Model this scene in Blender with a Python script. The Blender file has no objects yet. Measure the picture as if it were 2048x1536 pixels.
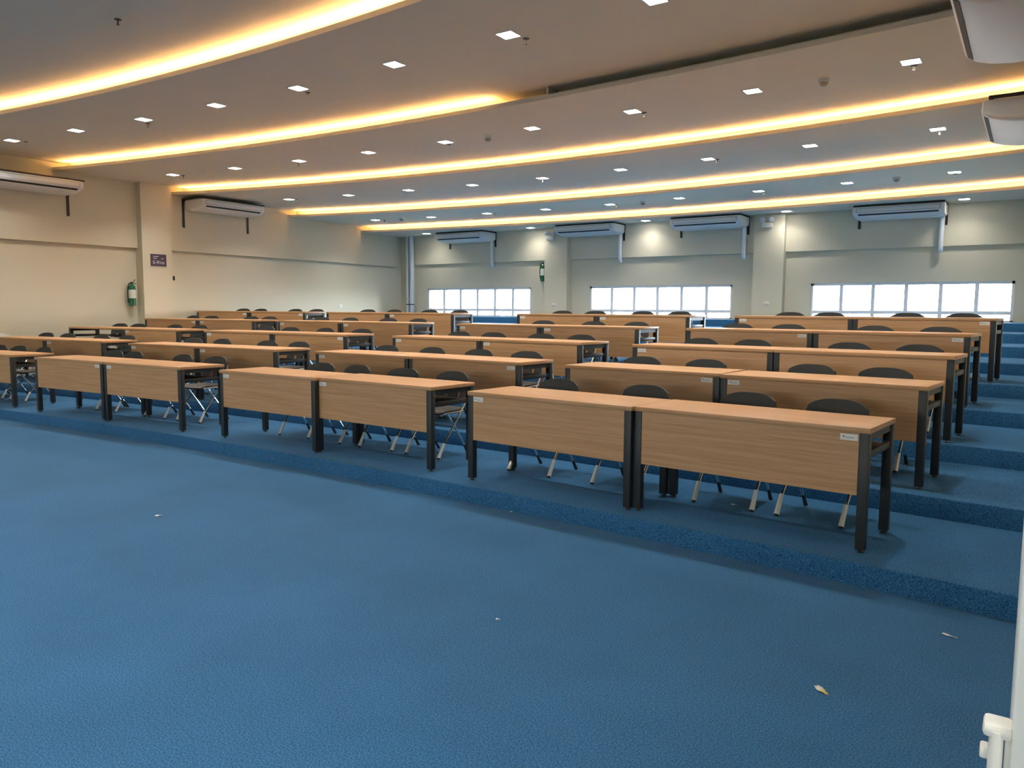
import bpy, bmesh, math, random
from mathutils import Vector, Matrix
random.seed(7)
C = bpy.context.scene.collection
PI = math.pi

# ------------------------------------------------------------------ measures (metres)
XL, XR = -15.58, 0.10            # left and right wall faces
YF, YW = -5.0, 17.40             # front and rear wall faces
T = [0, .134, .283, .439, .592, .746, .900, 1.063, 1.221, 1.373]      # heights of the carpeted tiers
RY = [None, 5.06, 6.435, 7.92, 9.395, 10.824, 12.453, 13.895, 15.35, 16.67]
ZC = [4.43, 4.275, 4.12, 3.972, 3.81, 3.65]                            # stepped ceiling, front to back
EDGE = [None, (5.584, .001, .0130), (8.320, .020, .0110), (11.128, .038, .0150), (14.163, .011, .0170), (16.46, .019, .0120)]
XM = -7.75
def riser(k, x): return RY[k] - .008 * (x - XM) ** 2
def edge(k, x):
    a, b, c = EDGE[k]; g = x - XM
    return a + b * g - c * g * g

# ------------------------------------------------------------------ materials
def new_mat(name):
    m = bpy.data.materials.new(name); m.use_nodes = True
    nt = m.node_tree; return m, nt, nt.nodes['Principled BSDF']
def plain(name, col, rough=.5, metal=0., spec=.5, noise=0., nscale=8., bump=0., bscale=200.):
    m, nt, b = new_mat(name)
    b.inputs['Base Color'].default_value = (*col, 1)
    b.inputs['Roughness'].default_value = rough
    b.inputs['Metallic'].default_value = metal
    b.inputs['Specular IOR Level'].default_value = spec
    tc = nt.nodes.new('ShaderNodeTexCoord')
    n = nt.nodes.new('ShaderNodeTexNoise'); n.inputs['Scale'].default_value = nscale; n.inputs['Detail'].default_value = 4
    nt.links.new(tc.outputs['Object'], n.inputs['Vector'])
    mx = nt.nodes.new('ShaderNodeMix'); mx.data_type = 'RGBA'
    k = 1 - noise
    mx.inputs['A'].default_value = (col[0]*k, col[1]*k, col[2]*k, 1)
    k = 1 + noise
    mx.inputs['B'].default_value = (min(1, col[0]*k), min(1, col[1]*k), min(1, col[2]*k), 1)
    nt.links.new(n.outputs['Fac'], mx.inputs['Factor'])
    nt.links.new(mx.outputs['Result'], b.inputs['Base Color'])
    if bump:
        n2 = nt.nodes.new('ShaderNodeTexNoise'); n2.inputs['Scale'].default_value = bscale; n2.inputs['Detail'].default_value = 3
        nt.links.new(tc.outputs['Object'], n2.inputs['Vector'])
        bp = nt.nodes.new('ShaderNodeBump'); bp.inputs['Strength'].default_value = bump; bp.inputs['Distance'].default_value = .01
        nt.links.new(n2.outputs['Fac'], bp.inputs['Height']); nt.links.new(bp.outputs['Normal'], b.inputs['Normal'])
    return m
def emit(name, col, s):
    m, nt, b = new_mat(name)
    b.inputs['Base Color'].default_value = (*col, 1)
    b.inputs['Emission Color'].default_value = (*col, 1)
    b.inputs['Emission Strength'].default_value = s
    return m
def wood_mat(name, c0, c1):
    m, nt, b = new_mat(name)
    b.inputs['Roughness'].default_value = .38; b.inputs['Specular IOR Level'].default_value = .55
    tc = nt.nodes.new('ShaderNodeTexCoord'); mp = nt.nodes.new('ShaderNodeMapping')
    mp.inputs['Scale'].default_value = (1.6, 60, 60)
    oi = nt.nodes.new('ShaderNodeObjectInfo'); ad = nt.nodes.new('ShaderNodeVectorMath'); ad.operation = 'ADD'
    mu = nt.nodes.new('ShaderNodeMath'); mu.operation = 'MULTIPLY'; mu.inputs[1].default_value = 37
    nt.links.new(oi.outputs['Random'], mu.inputs[0]); nt.links.new(mu.outputs[0], ad.inputs[1])
    nt.links.new(tc.outputs['Object'], mp.inputs['Vector']); nt.links.new(mp.outputs['Vector'], ad.inputs[0])
    n = nt.nodes.new('ShaderNodeTexNoise'); n.inputs['Scale'].default_value = 1.0; n.inputs['Detail'].default_value = 5; n.inputs['Roughness'].default_value = .65
    nt.links.new(ad.outputs[0], n.inputs['Vector'])
    r = nt.nodes.new('ShaderNodeValToRGB'); r.color_ramp.elements[0].position = .30; r.color_ramp.elements[1].position = .60
    r.color_ramp.elements[0].color = (*c0, 1); r.color_ramp.elements[1].color = (*c1, 1)
    nt.links.new(n.outputs['Fac'], r.inputs['Fac']); nt.links.new(r.outputs['Color'], b.inputs['Base Color'])
    return m
def carpet_mat():
    m, nt, b = new_mat('blue_carpet')
    b.inputs['Roughness'].default_value = .95; b.inputs['Specular IOR Level'].default_value = .15
    b.inputs['Sheen Weight'].default_value = .14; b.inputs['Sheen Roughness'].default_value = .4
    b.inputs['Sheen Tint'].default_value = (.72, .84, .95, 1)
    g = nt.nodes.new('ShaderNodeNewGeometry')
    n = nt.nodes.new('ShaderNodeTexNoise'); n.inputs['Scale'].default_value = 150; n.inputs['Detail'].default_value = 3; n.inputs['Roughness'].default_value = .7
    n2 = nt.nodes.new('ShaderNodeTexNoise'); n2.inputs['Scale'].default_value = 1.3; n2.inputs['Detail'].default_value = 3
    nt.links.new(g.outputs['Position'], n.inputs['Vector']); nt.links.new(g.outputs['Position'], n2.inputs['Vector'])
    r = nt.nodes.new('ShaderNodeValToRGB'); r.color_ramp.elements[0].position = .38; r.color_ramp.elements[1].position = .64
    r.color_ramp.elements[0].color = (.008, .060, .148, 1); r.color_ramp.elements[1].color = (.056, .198, .385, 1)
    nt.links.new(n.outputs['Fac'], r.inputs['Fac'])
    mx = nt.nodes.new('ShaderNodeMix'); mx.data_type = 'RGBA'; mx.blend_type = 'MULTIPLY'; mx.inputs['Factor'].default_value = 1
    r2 = nt.nodes.new('ShaderNodeValToRGB'); r2.color_ramp.elements[0].position = .35; r2.color_ramp.elements[1].position = .65
    r2.color_ramp.elements[0].color = (.90, .90, .90, 1); r2.color_ramp.elements[1].color = (1.06, 1.06, 1.06, 1)
    nt.links.new(n2.outputs['Fac'], r2.inputs['Fac'])
    nt.links.new(r.outputs['Color'], mx.inputs['A']); nt.links.new(r2.outputs['Color'], mx.inputs['B'])
    nt.links.new(mx.outputs['Result'], b.inputs['Base Color'])
    bp = nt.nodes.new('ShaderNodeBump'); bp.inputs['Strength'].default_value = .5; bp.inputs['Distance'].default_value = .006
    nt.links.new(n.outputs['Fac'], bp.inputs['Height']); nt.links.new(bp.outputs['Normal'], b.inputs['Normal'])
    return m
def glass_mat(name='window_glass', tint=(.95, .98, 1, 1)):
    m = bpy.data.materials.new(name); m.use_nodes = True; nt = m.node_tree; nt.nodes.clear()
    o = nt.nodes.new('ShaderNodeOutputMaterial'); t = nt.nodes.new('ShaderNodeBsdfTransparent'); g = nt.nodes.new('ShaderNodeBsdfGlossy')
    g.inputs['Roughness'].default_value = .02; t.inputs['Color'].default_value = tint
    mx = nt.nodes.new('ShaderNodeMixShader'); f = nt.nodes.new('ShaderNodeFresnel'); f.inputs['IOR'].default_value = 1.35
    nt.links.new(f.outputs[0], mx.inputs[0]); nt.links.new(t.outputs[0], mx.inputs[1]); nt.links.new(g.outputs[0], mx.inputs[2])
    nt.links.new(mx.outputs[0], o.inputs['Surface']); return m

M_carpet = carpet_mat()
M_wall = plain('cream_wall_paint', (.66, .61, .465), .7, noise=.02, nscale=1.2, bump=.03, bscale=60)
M_ceil = plain('ceiling_paint', (.665, .63, .52), .75, noise=.03, nscale=1.5, bump=.03, bscale=30)
M_wood = wood_mat('beech_laminate', (.440, .225, .088), (.570, .318, .148))
M_shelf = plain('dark_shelf_board', (.035, .033, .03), .6, noise=.1)
M_steel = plain('charcoal_powder_coat', (.024, .025, .024), .42, noise=.08, bump=.05, bscale=400)
M_plastic = plain('dark_grey_plastic', (.036, .036, .033), .58, noise=.06)
M_chrome = plain('chrome_tube', (.82, .80, .76), .16, metal=1., noise=.02)
M_sleeve = plain('daylit_foot_sleeve', (.86, .84, .78), .25, metal=.35, noise=.03)  # front chair sleeves only: daylight on them put into the colour
M_rubber = plain('black_rubber', (.012, .012, .012), .7)
M_sticker = plain('white_sticker', (.78, .76, .70), .5, noise=.02)
M_ink = plain('dark_ink', (.03, .035, .03), .6)
M_inkg = plain('grey_ink', (.33, .34, .30), .6)
M_acw = plain('white_casing_plastic', (.74, .75, .74), .34, noise=.01)
M_acg = plain('grey_grille_plastic', (.36, .36, .35), .4, noise=.02)
M_dark = plain('black_gap', (.01, .01, .01), .6)
M_bracket = plain('black_bracket_steel', (.022, .014, .012), .5, noise=.1)
M_pipe = plain('white_pvc_pipe', (.72, .76, .80), .35, noise=.02)
M_frame = plain('white_window_frame', (.80, .80, .80), .4, noise=.01)
M_guard = plain('white_guard_bar', (.70, .70, .70), .5)
M_glass = glass_mat()
M_tint = glass_mat('light_dimming_glass', (.50, .48, .45, 1))  # dims the daylight through the added front windows
M_led = emit('warm_led', (1.0, .53, .19), 50.)
M_down = emit('cool_downlight', (1.0, .97, .92), 14.)
M_trim = plain('downlight_trim', (.7, .7, .7), .4)
M_green = plain('green_cylinder', (.010, .13, .055), .25, noise=.05)
M_label = plain('pale_label', (.72, .76, .68), .5, noise=.05, nscale=60)
M_hose = plain('dark_green_hose', (.012, .03, .012), .5)
M_purple = plain('plum_sign_face', (.052, .036, .075), .4)
M_silver = plain('silver_edge', (.5, .46, .45), .35)
M_whitet = plain('white_ink', (.75, .72, .78), .5)
M_door = plain('white_door_paint', (.88, .89, .84), .35, noise=.01)
M_handle = plain('cream_handle', (.80, .77, .70), .35, noise=.02)
M_whitepl = plain('white_plastic', (.76, .74, .68), .4)
M_scrap = plain('pale_scrap', (.65, .66, .6), .7)
M_yellow = plain('yellow_wrapper', (.72, .55, .16), .5)
M_sprk = plain('dull_metal', (.16, .13, .10), .4, metal=.8)
M_lens = plain('lamp_lens', (.60, .66, .80), .1)

# ------------------------------------------------------------------ mesh helpers
class MB:
    def __init__(s): s.v = []; s.f = []; s.m = []; s.sm = []
    def add(s, verts, faces, mi=0, smooth=False):
        o = len(s.v); s.v += [tuple(v) for v in verts]
        for f in faces: s.f.append([i + o for i in f]); s.m.append(mi); s.sm.append(smooth)
    def box(s, x0, x1, y0, y1, z0, z1, mi=0, bev=0.):
        if bev:
            bm = bmesh.new(); bmesh.ops.create_cube(bm, size=1)
            for v in bm.verts:
                v.co = ((x0+x1)/2 + v.co.x*(x1-x0), (y0+y1)/2 + v.co.y*(y1-y0), (z0+z1)/2 + v.co.z*(z1-z0))
            bmesh.ops.bevel(bm, geom=bm.edges[:], offset=bev, segments=2, affect='EDGES', profile=.5)
            bm.verts.index_update()
            s.add([v.co[:] for v in bm.verts], [[v.index for v in f.verts] for f in bm.faces], mi); bm.free(); return
        v = [(x, y, z) for x in (x0, x1) for y in (y0, y1) for z in (z0, z1)]
        s.add(v, [(0,1,3,2), (4,6,7,5), (0,4,5,1), (2,3,7,6), (0,2,6,4), (1,5,7,3)], mi)
    def tube(s, pts, r, n=10, mi=0, flat=None, smooth_path=True):
        pts = [Vector(p) for p in pts]
        if smooth_path and len(pts) > 2:
            for _ in range(2):
                q = [pts[0]]
                for a, b in zip(pts, pts[1:]): q += [a.lerp(b, .25), a.lerp(b, .75)]
                pts = q + [pts[-1]]
        rs = r if isinstance(r, (list, tuple)) else None
        rings = []; up = None
        for i, p in enumerate(pts):
            d = (pts[min(i+1, len(pts)-1)] - pts[max(i-1, 0)]).normalized()
            if up is None:
                up = Vector((1, 0, 0)) if abs(d.x) < .9 else Vector((0, 0, 1))
            a = (up - d * up.dot(d)).normalized(); b = d.cross(a); up = a
            rr = r if rs is None else rs[0] + (rs[1]-rs[0]) * i / (len(pts)-1)
            fx = flat or 1.
            rings.append([p + a*rr*fx*math.cos(2*PI*k/n) + b*rr*math.sin(2*PI*k/n) for k in range(n)])
        v = [q for R in rings for q in R]; f = []
        for i in range(len(rings)-1):
            for k in range(n): f.append((i*n+k, i*n+(k+1) % n, (i+1)*n+(k+1) % n, (i+1)*n+k))
        s.add(v, f, mi, True)
        s.add(rings[0], [tuple(range(n))[::-1]], mi); s.add(rings[-1], [tuple(range(n))], mi)
    def lathe(s, prof, cx=0, cy=0, cz=0, n=20, mi=0, axis='z'):
        v = []; f = []
        for r, h in prof:
            for k in range(n):
                a = 2*PI*k/n; x, y = r*math.cos(a), r*math.sin(a)
                v.append({'z': (cx+x, cy+y, cz+h), 'y': (cx+x, cy+h, cz+y), 'x': (cx+h, cy+x, cz+y)}[axis])
        for i in range(len(prof)-1):
            for k in range(n): f.append((i*n+k, i*n+(k+1) % n, (i+1)*n+(k+1) % n, (i+1)*n+k))
        s.add(v, f, mi, True)
        s.add(v[:n], [tuple(range(n))[::-1]], mi); s.add(v[-n:], [tuple(range(n))], mi)
    def prism(s, poly, axis, a0, a1, mi=0, smooth=False):     # poly in the other two axes
        n = len(poly)
        def P(u, w, t): return {'x': (t, u, w), 'y': (u, t, w), 'z': (u, w, t)}[axis]
        v = [P(u, w, a0) for u, w in poly] + [P(u, w, a1) for u, w in poly]
        s.add(v, [(i, (i+1) % n, (i+1) % n + n, i+n) for i in range(n)], mi, smooth)
        s.add(v, [tuple(range(n))[::-1], tuple(range(n, 2*n))], mi)
    def shell(s, fn, nu, nv, skip, th, mi=0):                 # fn(u,v)->(point, normal); a plate with thickness
        idx = {}; v = []; 
        for i in range(nu+1):
            for j in range(nv+1):
                p, nrm = fn(i/nu, j/nv); p = Vector(p); nrm = Vector(nrm).normalized()
                idx[i, j] = len(v); v.append(p + nrm*th/2); v.append(p - nrm*th/2)
        f = []; cells = {(i, j) for i in range(nu) for j in range(nv) if not skip(i, j)}
        for i, j in cells:
            a, b, c, d = idx[i, j], idx[i+1, j], idx[i+1, j+1], idx[i, j+1]
            f.append((a, b, c, d)); f.append((a+1, d+1, c+1, b+1))
            for (di, dj, p, q) in ((0, -1, a, b), (1, 0, b, c), (0, 1, c, d), (-1, 0, d, a)):
                if (i+di, j+dj) not in cells: f.append((p, p+1, q+1, q))
        s.add(v, f, mi, True)
    def build(s, name, mats, parent=None, loc=None):
        me = bpy.data.meshes.new(name); me.from_pydata(s.v, [], s.f)
        mats = mats if isinstance(mats, (list, tuple)) else [mats]
        for m in mats: me.materials.append(m)
        for p, mi, sm in zip(me.polygons, s.m, s.sm): p.material_index = mi; p.use_smooth = sm
        bm = bmesh.new(); bm.from_mesh(me); bmesh.ops.remove_doubles(bm, verts=bm.verts, dist=1e-5)
        bmesh.ops.recalc_face_normals(bm, faces=bm.faces); bm.to_mesh(me); bm.free()
        try: me.set_sharp_from_angle(angle=math.radians(38))
        except Exception: pass
        o = bpy.data.objects.new(name, me); C.objects.link(o)
        if parent is not None: o.parent = parent
        if loc: o.location = loc
        return o
def tag(o, label, cat, group=None):
    o['label'] = label; o['category'] = cat
    if group: o['group'] = group
    return o
def thing(name, label, cat, loc=(0, 0, 0), rz=0., group=None):
    o = bpy.data.objects.new(name, None); o.empty_display_size = .1; C.objects.link(o)
    o.location = loc; o.rotation_euler = (0, 0, rz); return tag(o, label, cat, group)
def struct(o): o['kind'] = 'structure'; return o
def dup(root, loc, rz, label, group=None, skip=()):
    def cp(o, parent):
        c = o.copy(); C.objects.link(c)
        if parent is not None: c.parent = parent
        for ch in o.children:
            if ch.name.split('.')[0] not in skip: cp(ch, c)
        return c
    r = cp(root, None); r.location = loc; r.rotation_euler = (0, 0, rz); r['label'] = label
    if group: r['group'] = group
    return r
def move(o, loc, rz): o.location = loc; o.rotation_euler = (0, 0, rz); return o
ORD = ['first', 'second', 'third', 'fourth', 'fifth', 'sixth', 'seventh', 'eighth', 'ninth']

# ------------------------------------------------------------------ floor and tiers
m = MB(); m.box(XL-.3, XR+1.5, YF-.3, YW+.3, -.2, 0)
fl = struct(m.build('floor', M_carpet))
NX = 64
xs = [XL + (XR-XL)*i/NX for i in range(NX+1)]
for k in range(1, 10):
    m = MB(); v = []; f = []; z0 = T[k-1] - .02 if k > 1 else 0.; z1 = T[k]
    for x in xs:
        y = riser(k, x); r_ = .018
        v += [(x, y, z0), (x, y, z1-r_), (x, y+r_*.3, z1-r_*.3), (x, y+r_, z1), (x, YW+.05, z1), (x, YW+.05, z0)]
    for i in range(NX):
        for j in range(6): f.append((6*i+j, 6*i+(j+1) % 6, 6*(i+1)+(j+1) % 6, 6*(i+1)+j))
    f += [tuple(range(6)), tuple(range(6*NX, 6*NX+6))[::-1]]
    m.add(v, f); struct(m.build('trim_%d' % k, M_carpet))

# ------------------------------------------------------------------ stepped ceiling with curved coves
REC = .27
for k in range(0, 6):
    m = MB(); v = []; f = []; Z = ZC[k]; Zu = ZC[k-1] if k else Z + .15
    for x in xs:
        yn = edge(k+1, x) + REC if k < 5 else YW + .05
        if k == 0: P = [(YF-.05, Z), (YF-.05, Zu), (yn, Zu), (yn, Z)]
        else:
            y = edge(k, x)
            P = [(y, Z), (y, Z+.055), (y+.018, Z+.055), (y+.018, Z+.02), (y+REC, Z+.02), (y+REC, Zu), (yn, Zu), (yn, Z)]
        v += [(x, a, b) for a, b in P]
    n = len(P)
    for i in range(NX):
        for j in range(n): f.append((n*i+j, n*i+(j+1) % n, n*(i+1)+(j+1) % n, n*(i+1)+j))
    f += [tuple(range(n)), tuple(range(n*NX, n*NX+n))[::-1]]
    m.add(v, f); struct(m.build('ceiling', M_ceil))
covelab = ['nearest curved warm cove light strip, at the upper left of the ceiling',
           'curved warm cove light strip that ends halfway, second from the front',
           'long curved warm cove light strip, third from the front',
           'curved warm cove light strip, fourth from the front, above a thin dark lip',
           'farthest curved warm cove light strip, just before the rear windows wall']
for k in range(1, 6):
    x1 = -5.96 if k == 2 else XR - .05
    m = MB(); v = []; f = []; n = 60
    for i in range(n+1):
        x = XL+.30 + (x1-XL-.30)*i/n; y = edge(k, x)
        v += [(x, y+.045, ZC[k]+.044), (x, y+.045, ZC[k]+.052), (x, y+.062, ZC[k]+.052), (x, y+.062, ZC[k]+.044)]
    for i in range(n):
        for j in range(4): f.append((4*i+j, 4*i+(j+1) % 4, 4*(i+1)+(j+1) % 4, 4*(i+1)+j))
    f += [(0, 1, 2, 3), (4*n+3, 4*n+2, 4*n+1, 4*n)]
    m.add(v, f)
    tag(m.build('cove_light_strip', M_led), covelab[k-1], 'cove light')
m = MB(); x = -5.1; y = edge(2, x); m.box(x, x+.02, y+.018, y+REC, ZC[2]+.02, ZC[1])
struct(m.build('trim_10', M_ceil))

# ------------------------------------------------------------------ walls
def wall_with_holes(mb, axis, a0, a1, z0, z1, t0, t1, holes):
    # axis 'x': wall runs along x, thickness t0..t1 in y; 'y': runs along y, thickness in x
    cuts = sorted(set([a0, a1] + [h[0] for h in holes] + [h[1] for h in holes]))
    for p, q in zip(cuts, cuts[1:]):
        h = [h for h in holes if h[0] <= p and q <= h[1]]
        segs = [(z0, z1)] if not h else [(z0, h[0][2]), (h[0][3], z1)]
        for s0, s1 in segs:
            if s1 - s0 < 1e-4: continue
            if axis == 'x': mb.box(p, q, t0, t1, s0, s1)
            else: mb.box(t0, t1, p, q, s0, s1)
WIN = [(-14.66, -11.10), (-9.34, -5.70), (-4.00, -.33)]; WZ0, WZ1 = 1.378, 2.155
m = MB(); wall_with_holes(m, 'x', XL-.2, XR+.2, 0, 4.7, YW, YW+.2, [(a, b, WZ0, WZ1) for a, b in WIN])
struct(m.build('wall_rear', M_wall))
m = MB(); m.box(XL-.2, XL, YF-.2, YW+.2, 0, 4.7); struct(m.build('wall_left', M_wall))
for i, b_ in enumerate([(XL, -10.565, YW-.07, YW+.01, 2.84, 3.70), (-9.9, -5.19, YW-.07, YW+.01, 2.84, 3.70), (-4.54, XR, YW-.07, YW+.01, 2.84, 3.70),
        (-10.565, -9.90, YW-.2, YW+.01, 1.30, 3.70), (-5.19, -4.54, YW-.2, YW+.01, 1.30, 3.70), (XL-.01, -15.12, YW-.12, YW+.01, 1.30, 3.70),
        (XL-.01, XL+.08, YF, 9.13, 2.785, 4.6), (XL-.01, XL+.08, 9.79, 17.0, 2.785, 4.6), (XL-.01, XL+.25, 9.13, 9.79, 0, 4.6)]):
    m = MB(); m.box(*b_); struct(m.build('trim_%d' % (11+i), M_wall))
m = MB(); wall_with_holes(m, 'y', YF-.2, YW+.2, 0, 4.7, XR, XR+.15, [(-.15, 1.16, 0, 2.12)])
struct(m.build('wall_right', M_wall))
m = MB(); m.box(XR+2.2, XR+2.35, -3, 4, 0, 2.8); m.box(XR+.15, XR+2.35, -3.1, -3, 0, 2.8); m.box(XR+.15, XR+2.35, 4, 4.1, 0, 2.8); m.box(XR+.15, XR+2.35, -3.1, 4.1, 2.7, 2.8)
struct(m.build('wall_added_corridor', M_wall))  # unseen corridor box, added to keep sky light out of the doorway
FW = [(-14.6, -10.6), (-9.6, -5.6), (-4.6, -.8)]  # unseen front windows, added to light the foreground
m = MB(); wall_with_holes(m, 'x', XL-.2, XR+.2, 0, 4.7, YF-.2, YF, [(a, b, 1.2, 2.05) for a, b in FW])
struct(m.build('wall_front', M_wall))

def window(i, x0, x1, z0, z1, yg, tz, npane, seen):
    fr = MB(); w = .05; d0, d1 = yg-.02, yg+.11
    fr.box(x0, x0+w, d0, d1, z0, z1); fr.box(x1-w, x1, d0, d1, z0, z1)
    fr.box(x0, x1, d0, d1, z1-w, z1); fr.box(x0, x1, d0, d1, z0, z0+.03)
    root = fr.build('window_%d' % i, M_frame); struct(root)
    mu = MB(); st = (x1-x0)/npane
    for j in range(1, npane): mu.box(x0+st*j-.036, x0+st*j+.036, d0+.005, d1-.005, z0+.03, z1-w)
    mu.box(x0+w, x1-w, d0+.008, d1-.008, tz, tz+.07)
    mu.build('mullion_bars', M_frame, root)
    gl = MB(); gl.box(x0+w, x1-w, yg-.003, yg+.003, z0+.03, z1-w); gl.build('window_pane', M_glass if seen else M_tint, root)
    if seen:
        g = MB(); n = int((x1-x0)/.21)
        for j in range(n+1):
            x = x0 + (x1-x0)*j/n; g.box(x-.003, x+.003, yg+.125, yg+.131, z0, tz+.10)
        g.box(x0, x1, yg+.125, yg+.131, 1.792, 1.798); g.box(x0, x1, yg+.125, yg+.131, tz+.092, tz+.10)
        g.build('window_guard', M_guard, root)
for i, (a, b) in enumerate(WIN): window(i+1, a, b, WZ0, WZ1, YW+.04, 1.515, 6, True)
for i, (a, b) in enumerate(FW): window(i+4, a, b, 1.2, 2.05, YF-.1, 1.6, 5, False)  # added windows behind the camera, there for their light

# open white door leaf folded along the right wall, with its pull handle
m = MB(); m.box(.0075, .050, 1.2, 2.1, .01, 2.09, bev=.004); dr = struct(m.build('door_1', M_door))
m = MB(); m.box(.045, .10, 1.16, 1.22, 0, 2.12); m.build('door_frame', M_door, dr)
m = MB()
m.box(-.026, .009, 1.196, 1.235, .985, 1.005, bev=.006)
m.box(.0005, .009, 1.205, 1.235, .925, .990, bev=.002)
m.tube([(-.0095, 1.203, .995), (-.0095, 1.203, .94), (-.0095, 1.203, .76), (-.008, 1.204, .71), (.006, 1.215, .695)], .0088, 16)
m.box(-.028, -.016, 1.203, 1.222, .950, .968, bev=.003)
m.build('door_handle', M_handle, dr)

# ------------------------------------------------------------------ desks
L, W = 1.566, .60
DESK = {
'A1L':(-3.100,5.038,-.0908,'l'),'A1R':(-1.531,4.928,-.0880,'r'),'A2L':(-2.961,6.440,-.0553,'r'),'A2R':(-1.375,6.266,-.0907,'l'),
'A3L':(-2.883,7.774,-.0727,'l'),'A3R':(-1.317,7.635,-.0953,''),'A4L':(-2.864,9.297,-.0851,'r'),'A4R':(-1.293,9.126,-.1081,'r'),
'A5L':(-2.698,10.698,-.0784,'l'),'A5R':(-1.133,10.559,-.0882,'r'),'B1L':(-6.615,5.218,-.0230,'l'),'B1R':(-5.112,5.216,-.0492,'l'),
'B2L':(-6.614,6.593,-.0274,'l'),'B2R':(-5.043,6.529,-.0576,'r'),'B3L':(-6.648,8.016,-.0443,'l'),'B3R':(-5.097,7.922,-.0915,'l'),
'B4L':(-6.653,9.480,-.0442,'l'),'B4R':(-5.077,9.401,-.0459,'l'),'B5L':(-6.491,10.914,-.0577,'l'),'B5R':(-4.932,10.827,-.0492,'l'),
'C1L':(-10.439,5.118,.0541,'r'),'C1R':(-8.844,5.176,.0252,'l'),'C2L':(-10.405,6.422,.0519,'l'),'C2R':(-8.831,6.501,.0538,'l'),
'C3L':(-10.657,7.891,.0783,'l'),'C3R':(-9.063,7.965,.0315,'r'),'C4L':(-10.704,9.411,.0319,'l'),'C4R':(-9.118,9.455,.0300,'l'),
'C5L':(-10.939,10.825,.0497,''),'C5R':(-9.360,10.867,.0206,'l'),'D1L':(-14.272,4.87,.100,''),'D1R':(-12.709,5.033,.0830,''),
'D2L':(-14.426,6.261,.1054,''),'D2R':(-12.849,6.407,.0890,'l'),'D3L':(-14.474,7.635,.1217,'n'),'D3R':(-12.907,7.761,.0513,'l'),
'D4L':(-14.435,9.132,.1055,'r'),'D4R':(-12.865,9.268,.0773,'l'),'D5L':(-14.673,10.506,.1178,'r'),'D5R':(-13.085,10.672,.0989,'r')}
def make_desk():
    t = thing('training_desk', '', 'desk')
    a, h = L/2, .75
    m = MB(); m.box(-a, a, 0, W, h-.032, h, bev=.002); m.build('tabletop', M_wood, t)
    m = MB(); m.box(-a+.060, a-.060, .006, .024, .345, h-.032); p = m.build('modesty_panel', M_wood, t)
    for side in (-1, 1):
        m = MB(); w2, h2 = .050, .019; cx = side*(a-.060-.058); z = h-.032-.030; y = .0045
        m.box(cx-w2, cx+w2, y, .0065, z-h2, z+h2, 0)
        m.add([(cx-.030, y-.0006, z+.010), (cx-.0355, y-.0006, z+.004), (cx-.030, y-.0006, z-.003), (cx-.0245, y-.0006, z+.004)], [(0, 1, 2, 3)], 1)
        m.add([(cx-.022, y-.0006, z+.001), (cx-.022, y-.0006, z-.004), (cx+.030, y-.0006, z-.004), (cx+.030, y-.0006, z+.001)], [(0, 1, 2, 3)], 2)
        m.build('sticker_right' if side > 0 else 'sticker', [M_sticker, M_ink, M_inkg], p)
    for sx in (-1, 1):
        for y in (.003, W-.058):
            m = MB(); x = sx*(a-.0305); m.box(x-.0275, x+.0275, y, y+.055, .018, h-.032, bev=.003); lg = m.build('leg', M_steel, t)
            m = MB(); m.lathe([(.016, 0), (.019, .004), (.019, .010), (.008, .012), (.008, .020)], x, y+.0275, 0, 12); m.build('levelling_foot', M_sprk, lg)
        x = sx*(a-.0305)
        m = MB(); m.box(x-.019, x+.019, .058, W-.058, h-.077, h-.032); m.build('top_rail', M_steel, t)
        m = MB(); m.box(x-.019, x+.019, .058, W-.058, .565, .607, bev=.002); m.build('side_rail', M_steel, t)
    m = MB(); m.box(-a+.05, a-.05, .16, W-.10, .590, .604); m.build('under_shelf', M_shelf, t)
    m = MB(); m.box(-a+.058, a-.058, W-.050, W-.020, h-.062, h-.032); m.build('rear_rail', M_steel, t)
    return t
desk0 = make_desk()
ROW = ['front row', 'second row', 'third row', 'fourth row', 'back row']
BLK = {'A': 'rightmost block', 'B': 'block second from right', 'C': 'block third from right', 'D': 'leftmost block'}
for key in sorted(DESK):
    x, y, th, st = DESK[key]; k = int(key[1])
    half = 'left' if key[2] == 'L' else 'right'
    lab = 'wood desk, %s half of the %s pair in the %s' % (half, ROW[k-1], BLK[key[0]])
    if st == 'n': lab = 'wood desk without a front panel, left end of the third row, leftmost block'
    skip = {'l': ('sticker_right',), 'r': ('sticker',), '': ('sticker', 'sticker_right'), 'n': ('modesty_panel',)}[st]
    o = dup(desk0, (x, y, T[k]), th, lab, 'two-person desks in curved tiers', skip)
    for c in o.children:
        for g in c.children:
            if g.name.startswith('sticker_right'): g.name = 'sticker'
def kill(o):
    for c in list(o.children): kill(c)
    bpy.data.objects.remove(o)
kill(desk0)

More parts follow.
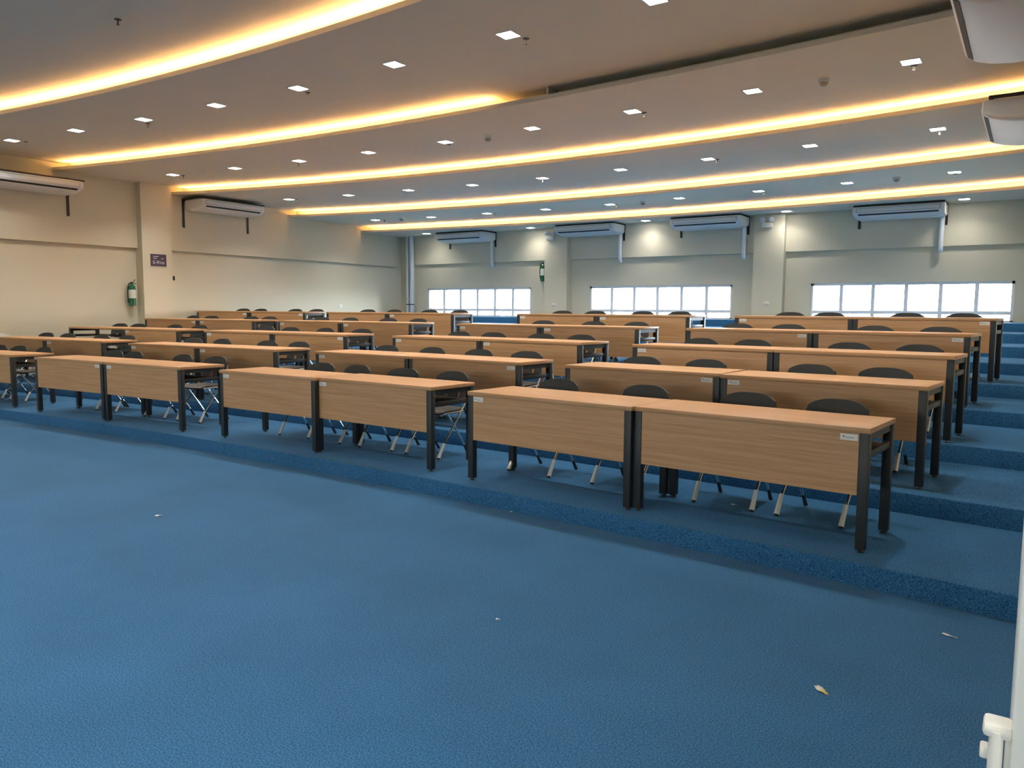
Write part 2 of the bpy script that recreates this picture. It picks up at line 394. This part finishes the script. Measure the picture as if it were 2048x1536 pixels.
# ------------------------------------------------------------------ chairs (local: sitter faces -y, towards the desk)
def make_chair(shell_mat):
    t = thing('folding_chair', '', 'chair')
    def seat(u, v):
        a, b = 2*u-1, 2*v-1
        x = a*math.sqrt(1-.22*b*b*b*b)*.215; y = b*math.sqrt(1-.20*a*a*a*a)*.20
        z = .445 - .018*math.exp(-3*(a*a+b*b)) - .020*max(0, -b-.55)/.45 + .012*max(0, b-.4)
        return (x, y-.02, z), (0, 0, 1)
    m = MB(); m.shell(seat, 14, 14, lambda i, j: False, .016); m.build('seat', shell_mat, t)
    def back(u, v):
        a = 2*u-1; top = .803 - .050*abs(a)**3.2; bot = .520 + .02*abs(a)**3
        if v > .75: pass
        z = bot + (top-bot)*v
        wv = .222*(1-.05*(1-v)) * (1 - .05*max(0, v-.8)/.2)
        y = .222 + .055*(v-.5) - .050*a*a
        return (a*wv, y, z), (.45*a, 1, -.1)
    m = MB(); m.shell(back, 20, 10, lambda i, j: (j in (1, 2)) and (i in (5, 6, 13, 14)), .014); m.build('backrest', shell_mat, t)
    for s in (-1, 1):
        x = s*.222
        m = MB(); m.tube([(x, -.232, .02), (x, -.17, .13), (x, .09, .44), (x, .175, .56), (x*.96, .215, .70)], .0105, 8)
        lg = m.build('leg', M_chrome, t); ad = 'front'
        m = MB(); m.tube([(x, -.243, .0), (x, -.235, .016)], [.015, .014], 10, smooth_path=False); m.build('rubber_tip', M_rubber, lg)
        m = MB(); m.tube([(x, -.237, .012), (x, -.218, .046), (x, -.195, .086), (x, -.162, .144)], [.0165, .0125], 10, flat=1.25); m.build('foot_sleeve', M_sleeve, lg)
        x = s*.200
        m = MB(); m.tube([(x, .198, .02), (x, .10, .17), (x, -.10, .43)], .0105, 8); lg = m.build('leg', M_chrome, t)
        m = MB(); m.tube([(x, .207, .0), (x, .199, .016)], [.015, .014], 10, smooth_path=False); m.build('rubber_tip', M_rubber, lg)
        m = MB(); m.tube([(x, .200, .012), (x, .15, .09)], [.0155, .012], 10, smooth_path=False); m.build('foot_sleeve', M_steel, lg)  # rear sleeve in dark steel: its shade put into the colour
        m = MB(); m.tube([(x+s*.01, -.16, .425), (x+s*.01, .13, .432)], .011, 8, smooth_path=False); m.build('seat_rail', M_chrome, t)
    m = MB(); m.tube([(-.2, -.10, .425), (.2, -.10, .425)], .009, 8, smooth_path=False); m.build('stretcher', M_chrome, t)
    return t
CH = {
'A1':[(-3.54,6.07),(-2.66,6.01),(-1.78,5.94),(-1.12,5.87)],'B1':[(-6.80,6.20),(-6.20,6.19),(-5.51,6.17),(-4.82,6.14)],
'C1':[(-11.03,6.11),(-10.55,6.13),(-9.44,6.17),(-8.76,6.19)],'D1':[(-14.05,5.87),(-13.50,5.92),(-12.79,5.98)],
'D2':[(-15.22,7.15),(-14.57,7.22),(-13.58,7.30),(-12.84,7.35)],'C2':[(-11.13,7.45),(-10.41,7.48),(-9.38,7.51),(-8.71,7.53)],
'B2':[(-7.01,7.53),(-6.23,7.52),(-5.50,7.51),(-4.80,7.48)],'A2':[(-3.34,7.42),(-2.64,7.38),(-1.63,7.31),(-1.02,7.26)],
'D3':[(-15.15,8.52),(-14.62,8.59),(-13.56,8.70),(-12.87,8.76)],'C3':[(-11.14,8.88),(-10.53,8.91),(-9.70,8.94),(-8.89,8.96)],
'B3':[(-6.92,8.96),(-6.31,8.95),(-5.50,8.93),(-4.87,8.90)],'A3':[(-3.22,8.80),(-2.60,8.75),(-1.57,8.65),(-.91,8.58)],
'D4':[(-14.99,10.05),(-14.44,10.11),(-13.28,10.22),(-12.77,10.27)],'C4':[(-11.34,10.36),(-10.62,10.40),(-9.69,10.43),(-8.99,10.45)],
'B4':[(-6.41,10.45),(-5.50,10.42),(-4.78,10.39)],'A4':[(-3.27,10.29),(-2.60,10.24),(-1.57,10.15),(-.87,10.07)],
'D5':[(-15.15,11.44),(-14.60,11.50),(-13.56,11.61),(-12.95,11.67)],'C5':[(-11.51,11.77),(-10.81,11.81),(-9.91,11.85),(-9.18,11.87)],
'B5':[(-6.90,11.88),(-6.24,11.87),(-5.35,11.84),(-4.70,11.82)],'A5':[(-2.96,11.71),(-2.41,11.66),(-1.40,11.57),(-.74,11.50)]}
ch0 = make_chair(M_plastic); first = True
for key in sorted(CH):
    k = int(key[1]); n = len(CH[key])
    for i, (x, yb) in enumerate(CH[key]):
        place = ['leftmost', 'second from left', 'third from left', 'rightmost'] if n == 4 else ['leftmost', 'middle', 'rightmost']
        rz = -2*.008*(x-XM) + random.uniform(-.07, .07)
        lab = 'dark grey chair, %s at the %s desks, %s' % (place[i], ROW[k-1].replace(' ', '-'), BLK[key[0]])
        lx = x + .235*math.sin(rz); ly = yb - .235*math.cos(rz)
        if first: o = move(ch0, (lx, ly, T[k]), rz); o['label'] = lab; o['group'] = 'dark folding chairs behind the desks'; first = False
        else: dup(ch0, (lx, ly, T[k]), rz, lab, 'dark folding chairs behind the desks')
wc = make_chair(M_whitepl); move(wc, (-15.19, 6.38, T[2]), PI*.5); wc['label'] = 'white-backed chair standing sideways against the left wall'

# ------------------------------------------------------------------ ceiling fixtures
LT = [[(-14.06,6.2),(-12.43,6.4),(-10.87,6.57),(-9.29,6.66),(-7.72,6.71),(-6.08,6.66),(-4.49,6.58),(-2.92,6.56),(-1.30,6.28)],
[(-13.97,9.0),(-12.34,9.2),(-10.78,9.36),(-9.23,9.47),(-7.66,9.53),(-6.05,9.48),(-4.46,9.39),(-2.88,9.29),(-1.2,9.1)],
[(-13.88,11.74),(-12.28,11.99),(-10.72,12.14),(-9.22,12.3),(-7.65,12.35),(-6.05,12.32),(-4.46,12.21),(-2.86,12.03),(-1.2,11.85)],
[(-14.03,14.62),(-12.41,14.88),(-10.81,15.0),(-9.25,15.09),(-7.65,15.1),(-6.05,14.99),(-4.44,14.9),(-2.86,14.77),(-1.2,14.55)],
[(-14.15,16.75),(-10.83,16.93),(-7.66,16.97),(-4.44,16.90),(-1.2,16.78)]]
def make_down():
    t = thing('ceiling_downlight', '', 'ceiling light')
    m = MB(); a, b = .100, .086
    v = [(-a,-a,0),(a,-a,0),(a,a,0),(-a,a,0),(-a,-a,-.006),(a,-a,-.006),(a,a,-.006),(-a,a,-.006),(-b,-b,-.006),(b,-b,-.006),(b,b,-.006),(-b,b,-.006),(-b,-b,0),(b,-b,0),(b,b,0),(-b,b,0)]
    f = [(i, (i+1) % 4, (i+1) % 4+4, i+4) for i in range(4)] + [(i+4, (i+1) % 4+4, (i+1) % 4+8, i+8) for i in range(4)] + [(i+8, (i+1) % 4+8, (i+1) % 4+12, i+12) for i in range(4)]
    m.add(v, f); m.build('trim_ring', M_trim, t)
    m = MB(); m.box(-b, b, -b, b, -.004, -.001); m.build('light_panel', M_down, t)
    l = bpy.data.lights.new('downlight_beam', 'AREA'); l.shape = 'SQUARE'; l.size = .16; l.spread = math.radians(125); l.energy = 9.0; l.color = (1.0, .965, .91)
    o = bpy.data.objects.new('downlight_beam', l); C.objects.link(o); o.parent = t; o.location = (0, 0, -.012)
    return t
d0 = make_down(); first = True
RN = ['nearest', 'second nearest', 'middle', 'fourth', 'farthest']
for r, row in enumerate(LT):
    for i, (x, y) in enumerate(row):
        lab = 'square white downlight, %s from left in the %s row of ceiling lights' % (ORD[i], RN[r])
        z = ZC[r+1]
        if first: move(d0, (x, y, z), 0); d0['label'] = lab; d0['group'] = 'square ceiling downlights'; first = False
        else: dup(d0, (x, y, z), 0, lab, 'square ceiling downlights')
for j, y0 in enumerate((1.3, -1.5)):  # two unseen downlight rows, added to brighten the foreground floor
    for i in range(9):
        x = -14.1 + 1.6*i
        dup(d0, (x, y0 - .012*(x-XM)**2, ZC[0]), 0, 'added unseen downlight, %s from left in the %s row on the highest ceiling panel' % (ORD[i], ('nearer', 'farther')[j]), 'square ceiling downlights')
dim = None
for o in C.objects:
    if o.type == 'LIGHT' and o.name.startswith('downlight_beam') and o.parent and abs(o.parent.location.z - ZC[5]) < 1e-4:
        if dim is None: dim = o.data.copy(); dim.energy = 2.2
        o.data = dim
def make_sprinkler():
    t = thing('sprinkler_head', '', 'sprinkler')
    m = MB(); m.lathe([(.036, .006), (.036, -.003), (.022, -.010), (.010, -.012)], n=16); m.build('escutcheon', M_sprk, t)
    m = MB(); m.lathe([(.009, -.010), (.007, -.035), (.004, -.045)], n=10); m.lathe([(.018, -.052), (.018, -.055), (.003, -.057)], n=12)
    m.tube([(.008, 0, -.02), (.013, 0, -.035), (.004, 0, -.052)], .0022, 6); m.tube([(-.008, 0, -.02), (-.013, 0, -.035), (-.004, 0, -.052)], .0022, 6)
    m.build('nozzle', M_sprk, t)
    return t
SPR = {0: [(-7.78, 4.47)], 1: [(-13.96,6.37),(-11.06,6.75),(-7.77,6.91),(-4.4,6.77)], 2: [(-13.86,9.15),(-10.94,9.48),(-7.72,9.69),(-4.36,9.54),(-1.19,9.25)],
3: [(-13.76,11.85),(-10.87,12.2),(-7.7,12.44),(-4.35,12.32),(-1.19,11.96)], 4: [(-13.85,14.76),(-10.67,15.12),(-7.55,15.21),(-4.38,15.04),(-1.21,14.73)]}
s0 = make_sprinkler(); first = True
for r in SPR:
    for i, (x, y) in enumerate(SPR[r]):
        if r == 0: lab = 'lone sprinkler head on the highest ceiling panel, upper left'
        else: lab = 'small sprinkler head, %s from left beside the %s row of downlights' % (ORD[i], RN[r-1])
        z = ZC[r]
        if first: move(s0, (x, y, z), 0); s0['label'] = lab; s0['group'] = 'ceiling sprinkler heads'; first = False
        else: dup(s0, (x, y, z), 0, lab, 'ceiling sprinkler heads')
def dome(name, x, y, z, lab, cat, r, glassy):
    t = thing(name, lab, cat, (x, y, z))
    m = MB(); m.lathe([(r, .006), (r, -r*.45), (r*.9, -r*.62)], n=24); m.build('base', M_whitepl if not glassy else M_trim, t)
    m = MB(); m.lathe([(r*.82*math.cos(a), -r*.60 - r*.72*math.sin(a)) for a in [0, .3, .6, .9, 1.2, 1.5]], n=24)
    m.build('dome_cover', M_dome if glassy else M_trim, t)
M_dome = plain('smoked_dome', (.30, .27, .23), .08, spec=.8)
dome('smoke_detector', -13.21, 9.11, ZC[2], 'small white smoke detector near the left wall, by the second nearest downlights', 'smoke detector', .05, False)
dome('dome_camera', -6.87, 9.55, ZC[2], 'round dome camera at ceiling centre, beside the second nearest downlight row', 'camera', .062, True)
dome('dome_camera', -2.08, 9.25, ZC[2], 'larger-looking round dome camera on the ceiling at upper right', 'camera', .062, True)
dome('dome_camera', -13.11, 14.58, ZC[4], 'far dome camera at the left end of the fourth downlight row', 'camera', .062, True)
dome('dome_camera', -6.86, 15.04, ZC[4], 'far dome camera at the middle of the fourth downlight row', 'camera', .062, True)
dome('dome_camera', -2.05, 14.59, ZC[4], 'far dome camera toward the right end of the fourth downlight row', 'camera', .062, True)

# ------------------------------------------------------------------ air conditioners (local: back at y=0, front at y=-D, origin at the bottom middle of the wall side)
D = .68
def make_ac(lab, duct):
    t = thing('air_conditioner', lab, 'air conditioner'); h = .225; a = .80
    P = [(-D, h-.015), (-D+.015, h), (-.03, h), (-.03, .03), (-.10, 0), (-.36, 0), (-.50, .018), (-.60, .048), (-D+.012, .092), (-D, .105)]
    m = MB(); n = len(P)
    secs = [(-a, .55), (-a+.015, .8), (-a+.05, .95), (-a+.10, 1.), (a-.10, 1.), (a-.05, .95), (a-.015, .8), (a, .55)]
    v = []; f = []
    for x, k in secs:
        for (y, z) in P:
            if z < .1: z = .105 - (.105-z)*k
            v.append((x, y + (1-k)*.03*(1 if y < -.3 else 0), z))
    for i in range(len(secs)-1):
        for j in range(n): f.append((n*i+j, n*i+(j+1) % n, n*(i+1)+(j+1) % n, n*(i+1)+j))
    m.add(v, f, 0, True); m.add(v, [tuple(range(n)), tuple(range(n*(len(secs)-1), n*len(secs)))[::-1]])
    m.build('casing', M_acw, t)
    m = MB(); y = -D-.001
    m.box(-a+.07, a-.07, y, -D+.01, .116, .196, 0); g = m.build('outlet_grille', M_dark, t)
    m = MB(); m.box(-a+.076, a-.076, y-.006, y+.002, .120, .192, 0, bev=.002); m.build('louvre', M_acw, g)
    m = MB(); m.prism([(-.660, .0845), (-.622, .0600), (-.624, .0575), (-.662, .082)], 'x', -a+.10, a-.10); m.build('inlet_slot', M_dark, t)
    for s in (-1, 1):
        m = MB(); x = s*(a-.02) if duct else s*(a+.03)
        m.box(x-.024, x+.024, -.016, 0, -.14 if duct else -.36, h+.035); m.box(x-.018, x+.018, -.62, 0, h+.003, h+.035)
        m.tube([(x, -.01, h-.05), (x, -.10, h+.01)], .012, 6, smooth_path=False)
        for q in range(0 if duct else 3): m.box(x-.008, x+.008, -.014, -.011, -.33+q*.045, -.31+q*.045)
        m.build('wall_bracket', M_bracket, t)
    m = MB(); m.box(-a+.01, a-.01, -D+.06, -D+.10, h+.002, h+.035); m.box(-a+.01, a-.01, -.14, -.10, h+.002, h+.035); m.build('hanging_rail', M_bracket, t)
    if duct:
        m = MB(); x = a-.075
        m.tube([(x, -.11, .10), (x, -.10, -.05), (x-.012, -.085, -.35), (x-.012, -.08, -.60), (x-.012, -.03, -.645)], .045, 14)
        m.build('pipe_duct', M_pipe, t)
    return t
acs = ['air conditioner on the rear wall, leftmost of four', 'air conditioner on the rear wall, second from left, beside the first column',
       'air conditioner on the rear wall, third from left, left of the second column', 'air conditioner on the rear wall, rightmost, above the right window']
ac0 = None
for i, xc in enumerate([-12.98, -9.16, -6.14, -2.30]):
    loc = (xc, YW-.07, 3.385)
    if ac0 is None: ac0 = make_ac(acs[0], True); move(ac0, loc, 0); ac0['group'] = 'white air conditioners on the rear wall'
    else: dup(ac0, loc, 0, acs[i], 'white air conditioners on the rear wall')
la = make_ac('air conditioner high on the left wall, nearer one cut by the frame', False); move(la, (XL+.08, 6.93, 3.66), PI/2)
lb = dup(la, (XL+.08, 11.03, 3.66), PI/2, 'air conditioner high on the left wall, just past the pilaster with the sign')
ra = dup(la, (XR, 6.66, 3.51), -PI/2, 'large-looking air conditioner underside at the top right corner')
rb = dup(la, (XR, 10.42, 3.53), -PI/2, 'air conditioner at the right edge, below the nearer one')

# ------------------------------------------------------------------ things on the walls
def extinguisher(loc, rz, lab):
    t = thing('fire_extinguisher', lab, 'fire extinguisher', loc, rz)
    m = MB(); m.lathe([(.060, 0), (.068, .01), (.068, .36), (.058, .40), (.030, .43), (.018, .45)], 0, -.085, 0, 20); m.build('cylinder', M_green, t)
    m = MB(); m.lathe([(.0685, .15), (.0690, .15), (.0690, .325), (.0685, .325)], 0, -.085, 0, 20); m.build('paper_label', M_label, t)
    m = MB(); m.box(-.015, .015, -.10, -.07, .445, .485); m.tube([(0, -.085, .47), (.05, -.085, .50), (.075, -.085, .535)], .007, 6); m.tube([(0, -.085, .465), (.06, -.085, .46), (.10, -.085, .44)], .007, 6); m.build('valve_handle', M_rubber, t)
    m = MB(); m.tube([(-.01, -.085, .47), (-.06, -.085, .46), (-.095, -.085, .36), (-.095, -.085, .20), (-.085, -.085, .06)], .012, 8); m.build('hose', M_hose, t)
    m = MB(); m.box(-.02, .02, -.03, 0, .30, .40); m.build('wall_hook', M_rubber, t)
extinguisher((XL, 8.97, 1.60), PI/2, 'green fire extinguisher on the left wall beside the pilaster')
extinguisher((-10.68, YW, 2.30), 0, 'green fire extinguisher on the rear wall left of the first column')
def text_mesh(s, size, mat, parent, mtx):
    cu = bpy.data.curves.new('room_number', 'FONT'); cu.body = s; cu.size = size; cu.extrude = .0006; cu.align_x = 'CENTER'; cu.align_y = 'CENTER'
    o = bpy.data.objects.new('room_number', cu); C.objects.link(o)
    me = bpy.data.meshes.new_from_object(o.evaluated_get(bpy.context.evaluated_depsgraph_get()))
    bpy.data.objects.remove(o); o = bpy.data.objects.new('room_number', me); C.objects.link(o); me.materials.clear(); me.materials.append(mat)
    o.parent = parent; o.matrix_local = mtx
t = thing('wall_sign', 'dark plum room sign with white lettering on the left pilaster', 'sign', (XL+.25, 9.475, 2.415), PI/2)
m = MB(); m.box(-.175, .175, -.010, 0, 0, .26); m.build('sign_plate', M_purple, t)
m = MB(); m.box(-.175, .175, -.012, 0, -.012, .008); m.build('bottom_edge', M_silver, t)
m = MB(); m.box(-.12, 0, -.012, -.009, .205, .218); m.box(-.12, -.04, -.012, -.009, .165, .177); m.box(.06, .11, -.012, -.009, .165, .177); m.build('small_text_lines', M_whitet, t)
text_mesh('E-91m', .10, M_whitet, t, Matrix.Translation((.0, -.0125, .085)) @ Matrix.Rotation(PI/2, 4, 'X'))
def emergency(x, y, z, lab):
    t = thing('emergency_light', lab, 'emergency light', (x, y, z))
    m = MB(); m.box(-.11, .11, -.07, 0, 0, .10, bev=.006); m.build('battery_box', M_whitepl, t)
    for s in (-1, 1):
        m = MB(); m.lathe([(.02, 0), (.052, -.03), (.056, -.05), (.050, -.052)], s*.095, -.035, .165, 18, axis='y'); h_ = m.build('lamp_head', M_whitepl, t)
        m = MB(); m.lathe([(.046, -.050), (.030, -.058), (.004, -.062)], s*.095, -.035, .165, 18, axis='y'); m.build('lens', M_lens, h_)
    m = MB(); m.tube([(-.095, -.035, .14), (-.06, -.035, .09)], .012, 6); m.tube([(.095, -.035, .14), (.06, -.035, .09)], .012, 6); m.build('swivel_arm', M_whitepl, t)
emergency(-4.90, YW-.2, 3.36, 'twin-head emergency light at the top of the second column')
emergency(-10.38, YW-.2, 3.34, 'twin-head emergency light at the top of the first column, partly behind the air conditioner')
def outlet(x, y, z, rz, lab, w=.12, h=.08):
    t = thing('wall_outlet', lab, 'outlet', (x, y, z), rz)
    m = MB(); m.box(-w/2, w/2, -.010, 0, -h/2, h/2, bev=.003); m.build('cover_plate', M_whitepl, t)
    m = MB(); m.box(-w/4, w/4, -.012, -.009, -h/5, -h/8); m.build('slots', M_inkg, t)
outlet(-10.27, YW-.2, 1.69, 0, 'pale outlet plate low on the first rear column')
outlet(-4.87, YW-.2, 1.73, 0, 'pale outlet plate low on the second rear column')
outlet(XL, 14.85, 1.63, PI/2, 'pale outlet plate low on the left wall near the corner', .14, .09)
m = MB(); m.box(-.022, .022, -.03, 0, -.045, .045, bev=.004); o = m.build('wall_hook', M_rubber); tag(o, 'small black hook on the left wall right of the sign', 'hook'); move(o, (XL, 9.96, 2.20), PI/2)
for x, r, lab in ((-15.27, .050, 'white vertical pipe in the rear left corner, left of the pair'), (-15.10, .065, 'thicker white vertical pipe in the rear left corner, right of the pair')):
    t = thing('wall_pipe', lab, 'pipe', (x, YW-.12-r, T[9]))
    m = MB(); m.tube([(0, 0, 0), (0, 0, 3.65-T[9])], r, 16, smooth_path=False); m.build('pipe', M_pipe, t)
    m = MB(); m.lathe([(r+.006, .31), (r+.006, .335)], n=16); m.box(-.012, .012, 0, r+.02, .313, .333); m.build('clamp', M_bracket, t)

# loose white cable at the right end of the second-row desk
m = MB(); m.tube([(-4.30, 7.075, T[2]+.66), (-4.262, 7.10, T[2]+.62), (-4.262, 7.09, T[2]+.50), (-4.235, 7.10, T[2]+.42), (-4.22, 7.10, T[2]+.50), (-4.25, 7.10, T[2]+.60)], .005, 6)
tag(m.build('power_cable', M_whitepl), 'looped white cable hanging at the right end of a second-row desk', 'cable')

# ------------------------------------------------------------------ scraps on the carpet
def scrap(x, y, z, a, b, rz, mats, lab, name='paper_scrap'):
    m = MB(); n = 7; v = []; f = []
    for i in range(n+1):
        u = i/n; w = b*(.5+.5*math.sin(PI*min(1, u*1.15)))*.5
        for s in (-1, 0, 1): v.append(((u-.5)*a, s*w, .002 + .006*abs(math.sin(3.1*u+s))))
    for i in range(n):
        for j in range(2): f.append((3*i+j, 3*i+j+1, 3*i+j+4, 3*i+j+3))
    for i, q in enumerate(f): m.add([v[k] for k in q], [(0, 1, 2, 3)], 1 if (len(mats) > 1 and i >= n) else 0, True)
    o = m.build(name, mats); move(o, (x, y, z), rz)
    md = o.modifiers.new('thickness', 'SOLIDIFY'); md.thickness = .0015
    tag(o, lab, 'scrap')
scrap(-.64, 3.26, 0, .075, .030, -.75, [M_scrap, M_yellow], 'white and yellow wrapper scrap on the carpet at lower right', 'wrapper_scrap')
scrap(-5.38, 3.25, 0, .05, .028, .9, [M_scrap], 'pale paper scrap on the carpet at left, in front of the tiers')
scrap(-.25, 4.18, 0, .07, .012, -.35, [M_scrap], 'thin white paper strip on the carpet near the right edge')
scrap(-1.76, 5.57, T[1], .040, .034, .3, [M_scrap], 'small round pale scrap under the rightmost front-row desk')
scrap(-2.16, 3.10, 0, .022, .012, .2, [M_scrap], 'tiny white fleck on the carpet at centre')
scrap(-3.45, 4.93, 0, .04, .010, .1, [M_scrap], 'tiny pale sliver at the foot of the first step, left of another')
scrap(-3.27, 4.87, 0, .022, .014, .4, [M_scrap], 'tiny pale crumb at the foot of the first step, right of the sliver')
scrap(-4.30, 5.70, T[1], .05, .02, .5, [M_scrap], 'pale crumpled scrap on the first tier in the aisle gap')

# ------------------------------------------------------------------ light
w = bpy.data.worlds.new('daylight'); bpy.context.scene.world = w; w.use_nodes = True
bg = w.node_tree.nodes['Background']; bg.inputs['Color'].default_value = (.80, .91, 1.0, 1); bg.inputs['Strength'].default_value = 23
wt = w.node_tree; tc = wt.nodes.new('ShaderNodeTexCoord'); sx = wt.nodes.new('ShaderNodeSeparateXYZ'); cr_ = wt.nodes.new('ShaderNodeValToRGB')
ma = wt.nodes.new('ShaderNodeMath'); ma.operation = 'MULTIPLY_ADD'; ma.inputs[1].default_value = .5; ma.inputs[2].default_value = .5
wt.links.new(tc.outputs['Generated'], sx.inputs[0]); wt.links.new(sx.outputs['Z'], ma.inputs[0]); wt.links.new(ma.outputs[0], cr_.inputs[0])
e = cr_.color_ramp.elements; e[0].position = .47; e[0].color = (.075, .080, .078, 1); e[1].position = .515; e[1].color = (.82, .92, 1.0, 1)   # darker ground, bright overcast sky
wt.links.new(cr_.outputs[0], bg.inputs['Color'])
def portal(loc, rot, sx, sy):
    l = bpy.data.lights.new('window_portal', 'AREA'); l.shape = 'RECTANGLE'; l.size = sx; l.size_y = sy
    l.cycles.is_portal = True
    o = bpy.data.objects.new('window_portal', l); C.objects.link(o); o.location = loc; o.rotation_euler = rot
for a, b in WIN: portal(((a+b)/2, YW+.19, (WZ0+WZ1)/2), (-PI/2, 0, 0), b-a, WZ1-WZ0)
for a, b in FW: portal(((a+b)/2, YF-.19, 1.625), (PI/2, 0, 0), b-a, .85)

l = bpy.data.lights.new('door_fill_light', 'AREA'); l.size = .6; l.energy = 22; l.color = (.93, .98, 1.0)  # unseen fill lamp, added to brighten the door leaf and handle
o = bpy.data.objects.new('door_fill_light', l); C.objects.link(o); o.location = (XR+1.15, .3, 2.66)
# ------------------------------------------------------------------ camera
f, pitch, roll, yaw, h = 1546.8136, .0959, -.0058, -.5915, 1.5622
cr, sr, cp, sp, cy, sy = math.cos(roll), math.sin(roll), math.cos(pitch), math.sin(pitch), math.cos(yaw), math.sin(yaw)
fwd = Vector((0, cp, -sp)); down = Vector((0, -sp, -cp)); right = Vector((1, 0, 0))
r2 = right*cr + down*sr; d2 = -right*sr + down*cr
Z = Matrix(((cy, sy, 0), (-sy, cy, 0), (0, 0, 1)))
R, Dn, F = Z @ r2, Z @ d2, Z @ fwd
cam = bpy.data.cameras.new('camera'); cam.sensor_width = 36; cam.lens = f*36/2048; cam.clip_start = .05; cam.clip_end = 200
co = bpy.data.objects.new('camera', cam); C.objects.link(co)
mw = Matrix((R, -Dn, -F)).transposed().to_4x4(); mw.translation = Vector((0, 0, h)); co.matrix_world = mw
sc = bpy.context.scene; sc.camera = co
sc.view_settings.view_transform = 'Standard'; sc.view_settings.look = 'None'; sc.view_settings.gamma = 1; sc.view_settings.exposure = 1.25
sc.view_settings.use_curve_mapping = False
sc.cycles.max_bounces = 8; sc.cycles.diffuse_bounces = 5; sc.cycles.sample_clamp_indirect = 6
sc.cycles.caustics_reflective = False; sc.cycles.caustics_refractive = False
